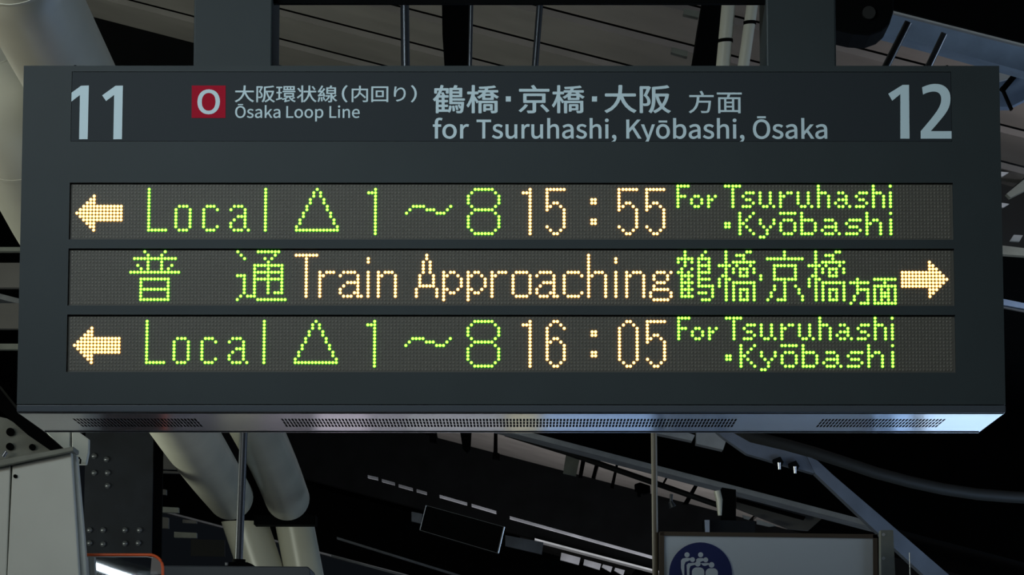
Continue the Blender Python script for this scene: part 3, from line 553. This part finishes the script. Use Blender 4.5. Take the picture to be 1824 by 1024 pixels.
# hanging dark sign whose top edge shows at the bottom
hs = thing('hanging_sign', at(400, 1100, 2.4), 'dark hanging sign box on a round pole below the cream pipes', 'sign')
q = MB(); slab(q, [(292, 1007), (549, 1009), (553, 1014), (555, 1140), (292, 1140)], 2.4, .2); part('sign_box', q, TRIM, hs, bevel=.003)
pa, pb = at(425, 1008, 2.5), at(436, 720, 2.5)
q = MB(); q.tube([pa, pb], .0098, 20); part('pole', q, mat('dark_steel_pole', (.035, .04, .05), .35, .3), hs, smooth=True)
q = MB(); q.tube([at(425, 1008, 2.5), at(425.5, 996, 2.5)], .0165, 20); part('pole_collar', q, DARK, hs, smooth=True)
q = MB(); slab(q, [(400, 1009), (453, 1009), (450, 1005), (440, 1001), (408, 1001)], 2.46, .08); part('pole_flange', q, DARK, hs)
q = MB(); q.tube([at(404, 1007, 2.44), at(404, 1002, 2.44)], .004, 8); part('bolt', q, CHROME, hs)

# ------------------------------------------------------------------ white queue sign with pole
Yq = 2.2
qs = thing('queue_sign', at(1367, 1200, Yq), 'white sign with brown frame and navy disc of queuing figures', 'sign')
q = MB(); slab(q, [(1183, 953), (1555, 958), (1557, 1180), (1183, 1180)], Yq, .03); part('panel', q, SIGNW, qs)
q = MB(); slab(q, [(1176, 946.5), (1563, 951.5), (1563, 958.5), (1176, 953.5)], Yq-.006, .045); slab(q, [(1175, 947), (1183, 947), (1183, 1180), (1175, 1180)], Yq-.006, .045); slab(q, [(1555, 952), (1563, 952), (1565, 1180), (1557, 1180)], Yq-.006, .045)
part('frame', q, BROWN, qs)
q = MB(); cR = 56/F*(Yq+6.03); q.disc(at(1248, 1022, Yq-.003), cR, .004, 48); disc_ = part('disc', q, SIGNB, qs)
def fig(hx, hy, hr, bx, by, bw, bh):
    q = MB(); s_ = (Yq+6.03)/F
    q.disc(at(hx, hy, Yq-.0045), hr*s_, .002, 16); q.prism([at(px, py, Yq-.0045) for px, py in rrect(bx-bw/2, bx+bw/2, by, by+bh, min(bw*.38, 8))], .002)
    part('figure', q, SIGNW, disc_)
def outline_fig(hx, hy, hr, pts):
    q = MB(); s_ = (Yq+6.03)/F
    q.disc(at(hx, hy, Yq-.0042), hr*s_, .002, 16); q.prism([at(px, py, Yq-.0042) for px, py in pts], .002); part('figure', q, SIGNW, disc_)
outline_fig(1223.7, 988, 4.6, [(1213, 998), (1216, 994.5), (1222, 993.5), (1231, 994), (1230, 997), (1226, 999), (1221, 1001), (1219, 1006), (1219, 1024), (1216, 1024), (1213, 1012)])
outline_fig(1248, 988, 4.6, [(1240, 996.5), (1243, 994), (1252, 994), (1256, 997), (1252, 999), (1247, 1001), (1240, 999)])
outline_fig(1233.5, 996.6, 4.4, [(1223, 1006), (1226, 1003), (1240, 1002), (1243, 1005), (1235, 1006.5), (1230, 1008), (1228, 1013), (1228, 1030), (1224, 1030)])
outline_fig(1257, 997, 4.4, [(1248, 1003), (1262, 1002.5), (1264, 1005), (1256, 1008), (1252, 1007)])
fig(1243, 1004, 5, 1243.5, 1010.5, 22, 40); fig(1267.5, 1006, 5, 1267.8, 1012, 22, 40)
q = MB(); q.tube([at(1168.5, 1120, Yq+.02), at(1164.5, 740, Yq+.02)], .0073, 18); part('pole', q, mat('brown_pole', (.17, .15, .11), .4), qs, smooth=True)
# dark post right of the sign, grey upright with screws
pr = thing('sign_post', at(1590, 1100, 2.35), 'grey green upright post with pale screws right of the white sign', 'post')
q = MB(); slab(q, [(1569, 944), (1591, 944), (1599, 1120), (1570, 1120)], 2.35, .05); part('upright', q, GUSM, pr)
for px, py in ((1574, 952), (1574, 994)):
    q = MB(); q.disc(at(px, py, 2.345), .0038, .006, 14); part('screw', q, FLAN, pr)
q = MB(); q.tube([at(1620.3, 984, 2.6), at(1621.8, 1040, 2.6)], .0012, 6); solo('thin_wire', q, CHROME, 'thin bright wire hanging from the bent pale beam', 'wire')

# ------------------------------------------------------------------ bent pale beam with clamps, sagging cable
Yb = 4.6
bb_ = thing('bent_beam', at(1450, 840, Yb), 'long pale blue grey beam bending down steeply at the lower right', 'beam')
q = MB(); slab(q, [(1260, 755), (1330, 762), (1372, 792), (1436, 812), (1452, 829), (1450, 843), (1398, 828), (1330, 808), (1290, 780)], Yb, .06); part('upper_member', q, PALEB, bb_)
q = MB(); slab(q, [(1437, 812), (1456, 820), (1484, 846), (1560, 911), (1700, 1032), (1668, 1045), (1549, 935), (1452, 843)], Yb-.01, .07); part('lower_member', q, PALEB, bb_)
for px, py in ((1387, 826), (1415, 833)):
    q = MB(); slab(q, [(px-10, py-8), (px+3, py-13), (px+9, py-3), (px+6, py+3), (px-7, py)], Yb-.04, .05); cl = part('clamp', q, DARK, bb_)
    q = MB(); q.tube([at(px+1, py-2, Yb-.05), at(px+1.5, py+10, Yb-.05)], [.006, .0045], 10); part('clamp_bolt', q, CHROME, cl, smooth=True)
q = MB(); q.tube([at(px, py, 3.6) for px, py in [(1290, 750), (1340, 778), (1400, 792), (1450, 806), (1500, 822), (1560, 842), (1620, 858), (1680, 871), (1740, 880), (1800, 885), (1860, 888)]], .0165, 16)
solo('sagging_cable', q, RUBBER, 'thick black cable sagging across the dark at the lower right', 'cable', smooth=True)
q = MB(); slab(q, [(1170, 760), (1200, 762), (1238, 775), (1233, 785), (1200, 778), (1170, 772)], 9.0, .1); slab(q, [(1240, 765), (1300, 765), (1288, 801), (1240, 790)], 9.0, .1)
solo('roof_purlin', q, FLAN, 'short pale purlin just under the right part of the board', 'purlin')

# unseen objects added below the view for the board's satin underside to mirror
ks = thing('added_mirrored_box', (1.85, 3.9, 0), 'added unseen white box giving the satin underside its bright right end', 'reflector')
q = MB(); q.box(1.14, 2.6, 3.62, 4.3, 0, 2.0); part('body', q, mat('white_reflector_paint', (.8, .8, .8), .4), ks, bevel=.01)
pt_ = thing('added_mirrored_panels', (0, 3.7, 0), 'added unseen coloured panels mirrored in the left and middle of the underside', 'partition')
for i, (x0, x1, c_) in enumerate(((-1.30, -.98, (.22, .22, .24)), (-.98, -.84, (.10, .10, .13)), (-.84, -.72, (.30, .30, .24)), (-.72, -.41, (.36, .33, .37)), (-.41, -.31, (.18, .18, .20)),
        (-.31, -.03, (.24, .25, .26)), (-.03, .07, (.36, .34, .22)), (.07, .68, (.27, .39, .56)), (.68, 1.12, (.42, .50, .62)))):
    q = MB(); q.box(x0+.003, x1-.003, 3.7, 3.74, .1, 1.98); part('panel', q, mat('reflection_tint_%d' % i, c_, .5), pt_)  # panel colours chosen to tint patches of the underside's reflection
q = MB(); q.box(-1.3, 1.12, 3.74, 3.8, 0, .1); part('plinth', q, DARK, pt_)

# details on the lit band of the canopy: dark posts, clips, a small black camera
def post(name, pts, Y, th, m_, label, cat, group=None):
    q = MB(); slab(q, pts, Y, th); return solo(name, q, m_, label, cat, group=group)
Yd = 13.0
for pts, lb in (([(766, 760), (778, 760), (778, 788), (765, 786)], 'short dark hanger under the board, leftmost of three'),
                ([(818, 760), (840, 760), (838, 800), (832, 806), (824, 797)], 'tangled dark hanger with loose cable under the board'),
                ([(880, 760), (886, 760), (886, 806), (890, 808), (890, 818), (877, 816), (879, 803)], 'dark hanger with a square foot under the board')):
    post('roof_hanger', pts, Yd, .08, DARK, lb, 'hanger')
q = MB(); q.tube([at(900, 772, 12.6), at(1010, 806, 12.6), at(1160, 858, 12.6), at(1280, 900, 12.6)], .016, 10)
solo('conduit_run', q, RUBBER, 'black conduit crossing the pale lit roof band behind the sign pole', 'conduit', smooth=True)
q = MB(); q.tube([at(895, 766, 12.5), at(1010, 798, 12.5), at(1062, 814, 12.5)], .009, 8); solo('conduit_run', q, CHROME, 'thin pale conduit above the black one under the board', 'conduit', smooth=True)
for i, (pts, lb) in enumerate((([(1010, 797), (1036, 801), (1026, 848), (1003, 843)], 'grey brown bracket on the lit roof band'),
        ([(1038, 802), (1046, 804), (1037, 851), (1030, 850)], 'narrow black strap beside the grey brown bracket'),
        ([(1099, 818), (1103, 819), (1093, 870), (1087, 868)], 'thin dark strap in the middle of the lit roof band'),
        ([(1190, 842), (1194, 843), (1181, 866), (1177, 866)], 'short dark strap right of the brown sign pole'),
        ([(1240, 858), (1246, 860), (1226, 898), (1216, 898)], 'slanted dark strap at the end of the lit roof band'))):
    post('roof_strap', pts, Yd+.2-.02*i, .03, GUSM if i == 0 else DARK, lb, 'strap')
scam = thing('security_camera', at(1143, 880, 12.3), 'small black box camera on the lit roof band left of the brown pole', 'camera')
q = MB(); slab(q, [(1131, 862), (1140, 859), (1158, 865), (1159, 877), (1148, 879), (1132, 873)], 12.3, .1); part('body', q, DARK, scam)
q = MB(); slab(q, [(1135, 875), (1142, 877), (1141, 885), (1136, 884)], 12.32, .04); part('mount', q, DARK, scam)
sl = thing('spot_lamp', at(1197, 906, 11.8), 'tiny bright metal spot lamp right of the brown sign pole', 'lamp')
q = MB(); q.tube([at(1194, 893, 11.8), at(1198, 903, 11.8)], [.012, .02], 12); part('hood', q, CHROME, sl, smooth=True)
q = MB(); q.tube([at(1196, 880, 11.85), at(1195, 893, 11.85)], .008, 8); part('stem', q, CHROME, sl, smooth=True)
cb = thing('junction_box', at(1290, 946, 8.0), 'dark grey junction box standing on top of the white sign', 'box')
q = MB(); slab(q, [(1254, 925), (1345, 928), (1345, 950), (1254, 948)], 8.0, .15); part('body', q, DKBLUE, cb)
q = MB(); slab(q, [(1255, 926), (1264, 926), (1264, 948), (1256, 948)], 7.95, .04); part('end_cap', q, CHROME, cb)
q = MB(); slab(q, [(1286, 868), (1311, 872), (1311, 930), (1286, 928)], 8.1, .1); part('neck', q, DARK, cb)
q = MB(); q.tube([at(1277, 874, 7.9), at(1281, 890, 7.9), at(1282, 918, 7.9)], [.014, .014, .008], 12)
solo('cream_insulator', q, CREAM, 'small cream insulator left of the dark junction box neck', 'insulator', smooth=True)
q = MB(); slab(q, [(1312, 875), (1445, 908), (1478, 915), (1466, 922), (1440, 945), (1406, 942), (1340, 916), (1312, 905)], 12.8, .05)
solo('roof_sheet', q, ROOF, 'pale brown roof sheet above the right part of the white sign', 'sheet')
q = MB(); slab(q, [(1312, 886), (1435, 920), (1432, 926), (1312, 893)], 12.7, .04); solo('roof_lath', q, DARK, 'dark lath crossing the pale brown roof sheet', 'lath')
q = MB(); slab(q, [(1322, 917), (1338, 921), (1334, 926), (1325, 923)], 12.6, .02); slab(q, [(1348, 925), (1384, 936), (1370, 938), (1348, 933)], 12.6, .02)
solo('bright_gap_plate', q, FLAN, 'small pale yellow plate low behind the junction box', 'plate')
# pale edge lines on the black beams; breaks copy how the edge catches light
def streak(pts, Y, th, m_, label, wpx):
    q = MB()
    for (x0, y0), (x1, y1) in pts: slab(q, [(x0, y0), (x1, y1), (x1, y1+wpx), (x0, y0+wpx)], Y, th)
    return solo('beam_edge_line', q, m_, label, 'edge')
streak([((655, 846), (673, 850)), ((680, 853), (703, 859)), ((710, 862), (735, 869)), ((742, 871), (760, 876)), ((783, 881), (832, 895)), ((840, 897), (884, 910)), ((908, 919), (1162, 990))], 16.0, .06, DULL, 'broken pale line of lit edge on the black beam above the slanted box', 4.5)
streak([((600, 956), (830, 1027))], 14.0, .06, DULL, 'pale beam edge line crossing the black bottom middle', 4)
streak([((590, 988), (722, 1024))], 13.0, .06, DULL, 'dim beam edge line lowest at the bottom middle', 3.5)
for i, (a, b) in enumerate(((733, 752), (900, 968))):
    post('pale_plate', [(a, 911 if i == 0 else 953), (b, 915 if i == 0 else 966), (b-3, 932 if i == 0 else 987), (a, 928 if i == 0 else 972)], 15.0, .05, DULL, ('small' if i == 0 else 'long')+' pale plate at the '+('left' if i == 0 else 'right')+' end of the slanted box', 'plate')
far = [(1000, 984, 1034, 1003), (1041, 996, 1071, 1012), (1074, 1005, 1091, 1016), (1096, 1011, 1113, 1022)]
for a, b, c, d in far: tag(post('roof_tile_panel', [(a, b), (c, b+(c-a)*.27), (c-3, d+3), (a-2, d-6)], 19.0, .05, DULL, 'pale roof panel in the row at the bottom left of the brown pole', 'panel', 'pale roof panels left of the brown pole'))
lb_ = thing('slanted_light_box', at(820, 960, 9.0), 'dark slanted box with thin pale edges hanging in the black middle', 'box')
q = MB(); slab(q, [(759, 900), (897, 938), (887, 985), (748, 944)], 9.0, .12); part('body', q, DARK, lb_)
q = MB()
for a, b, r_ in (((759, 900), (897, 938), .0012), ((748, 944), (887, 985), .0012), ((759, 900), (748, 944), .003), ((898, 938), (887, 985), .004)): q.tube([at(*a, 8.99), at(*b, 8.99)], r_, 6)
part('edge_trim', q, CHROME, lb_)
# left background oddments between column and pipes
fw = thing('distant_framework', at(320, 1000, 11.5), 'dim beige bars in the dark between black column and left cream pipe', 'framework')
for i, (x0, y0, x1, y1, m_) in enumerate(((280, 902, 318, 912, GUSM), (310, 947, 350, 957, GUSM), (282, 800, 318, 835, ROOF), (283, 920, 300, 940, ROOF), (325, 925, 350, 931, ROOF), (282, 870, 296, 880, ROOF), (282, 838, 325, 842, ROOF), (340, 960, 400, 990, RUBBER))):
    q = MB(); slab(q, [(x0, y0), (x1, y0+2), (x1, y1+1), (x0, y1)], 11+.2*i, .05); part('bar', q, m_, fw)

# ------------------------------------------------------------------ above the board
def rod(px0, py0, px1, py1, Y, r, m_, label):
    q = MB(); q.tube([at(px0, py0, Y), at(px1, py1, Y)], r, 14); return solo('hanger_rod', q, m_, label, 'rod', smooth=True)
rod(720, -60, 723, 170, 1.6, .0098, RODM, 'thick grey hanger rod above the board, leftmost')
rod(841, -60, 836, 170, 1.5, .0045, RODM, 'thin shiny hanger rod beside the black post above the board')
rod(967, -60, 949, 170, 2.0, .0078, RODM, 'slightly tilted shiny hanger rod above the board centre')
rod(1618, 40, 1562, 150, 1.5, .0088, RODM, 'left of two slanted shiny rods under the blue beam')
rod(1682, 60, 1634, 160, 1.5, .0078, RODM, 'right of two slanted shiny rods under the blue beam')
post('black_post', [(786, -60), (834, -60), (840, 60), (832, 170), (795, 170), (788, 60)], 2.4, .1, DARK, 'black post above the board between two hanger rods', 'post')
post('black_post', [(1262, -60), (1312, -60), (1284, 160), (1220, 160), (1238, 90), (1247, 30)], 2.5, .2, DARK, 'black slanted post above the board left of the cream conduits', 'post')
for pts, jy, lb in (([(1304, -60), (1284, 160)], 72, 'left cream conduit with a clip above the right part of the board'), ([(1350, -60), (1318, 160)], 40, 'right cream conduit above the right part of the board')):
    r_ = thing('cream_conduit', at(pts[1][0], pts[1][1], 2.0), lb, 'conduit')
    q = MB(); q.tube([at(*pts[0], 2.0), at(*pts[1], 2.0)], .0165 if jy == 72 else .0135, 20); part('pipe', q, CREAM, r_, smooth=True)
    t_ = (jy+60)/220; cx = pts[0][0]+(pts[1][0]-pts[0][0])*t_
    q = MB(); q.tube([at(cx-.2, jy-2, 2.0), at(cx+.2, jy+4, 2.0)], .018 if jy == 72 else .015, 20); part('clip', q, DARK, r_, smooth=True)
bl = thing('blue_beam', at(1700, 100, 2.0), 'blue grey steel beam crossing the top right corner', 'beam')
q = MB(); slab(q, [(1560, 12), (1596, 22), (1870, 92), (1870, 140), (1780, 115), (1680, 87), (1560, 55)], 2.0, .08); part('beam_face', q, BLUEB, bl)
q = MB(); slab(q, [(1590, 19), (1870, 90), (1870, 93.5), (1590, 22.5)], 1.98, .12); part('top_edge', q, FLAN, bl)
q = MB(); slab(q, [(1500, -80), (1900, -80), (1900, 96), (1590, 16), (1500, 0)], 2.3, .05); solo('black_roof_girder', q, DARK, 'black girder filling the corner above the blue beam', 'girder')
for pts, lb in (([(1219, 15), (1246, 21), (1244, 31), (1217, 25)], 'upper pale clip beside the black slanted post above the board'), ([(1197, 84), (1226, 91), (1224, 101), (1195, 93)], 'lower pale clip beside the black slanted post above the board')):
    post('roof_clip', pts, 2.6, .03, GUSM, lb, 'clip')
sp_ = thing('horn_speaker', at(1535, 30, 1.2), 'black rounded speaker above the right end of the board', 'speaker')
q = MB(); q.prism([at(px, py, 1.2) for px, py in [(1470, -80), (1592, -80), (1592, 20), (1585, 42), (1572, 54), (1550, 62), (1520, 60), (1485, 52), (1470, 50)]], .15); part('housing', q, DARK, sp_, bevel=.008)
q = MB(); c_ = at(1548, 22, 1.19); q.tube([c_, c_+Vector((0, .01, 0))], .014, 20); part('rim', q, RUBBER, sp_, smooth=True)
# right margin pieces
bw = thing('corner_bracket', at(1810, 190, 2.6), 'dark blue bracket with crossing black struts right of the board top', 'bracket')
q = MB(); slab(q, [(1770, 118), (1850, 126), (1850, 165), (1824, 178), (1800, 190), (1770, 190)], 2.6, .05); part('plate', q, BLUEB, bw)
q = MB(); q.bar(at(1818, 122, 2.5), at(1784, 162, 2.5), .02, .014); part('strut', q, DARK, bw)
q = MB(); q.bar(at(1784, 155, 2.49), at(1802, 196, 2.49), .02, .006); part('strut', q, DARK, bw)
post('pale_corner_plate', [(1776, 110), (1812, 122), (1796, 140), (1776, 145)], 2.55, .02, FLAN, 'small pale plate at the upper right corner of the board', 'plate')  # plain pale plate without emission
post('wall_sheet', [(1776, 292), (1812, 236), (1860, 236), (1860, 450), (1776, 450)], 5.0, .05, RUBBER, 'dim grey slanted sheet right of the board', 'sheet')
post('grey_bar', [(1793, 345), (1860, 290), (1860, 322), (1800, 352)], 4.8, .04, GUSM, 'dim diagonal grey bar right of the board', 'bar')
for i, pts in enumerate(([(1776, 305), (1797, 307), (1786, 314), (1776, 314)], [(1776, 360), (1798, 363), (1788, 369), (1776, 368)], [(1806, 418), (1822, 419), (1816, 430), (1799, 429)])):
    post('pale_tab', pts, 4.7, .02, FLAN, ['upper pale tab right of the board', 'middle pale tab right of the board', 'lowest and brightest pale tab right of the board'][i], 'tab')
post('grey_rail', [(1776, 436), (1860, 446), (1860, 458), (1776, 452)], 4.6, .04, GUSM, 'dim horizontal grey rail right of the board', 'rail')
post('pale_rail', [(1776, 530), (1860, 547), (1860, 556), (1776, 541)], 4.4, .05, BLUEB, 'pale rail sloping down right of the board', 'rail')
post('pale_wire_rail', [(1776, 544), (1860, 560), (1860, 562), (1776, 545.5)], 4.4, .02, CHROME, 'thin shiny line just under the pale sloping rail', 'rail')
# left margin slats behind the board
sb = thing('boarding_wall', at(10, 640, 9), 'dim horizontal boards left of the departure board', 'wall')
for i, (y0, y1) in enumerate(((440, 447), (468, 512), (540, 585), (612, 622))):
    q = MB(); slab(q, [(-40, y0), (60, y0), (60, y1), (-40, y1)], 8.0+.3*i, .05); part('board', q, GUSM if i in (0, 3) else ROOF, sb)
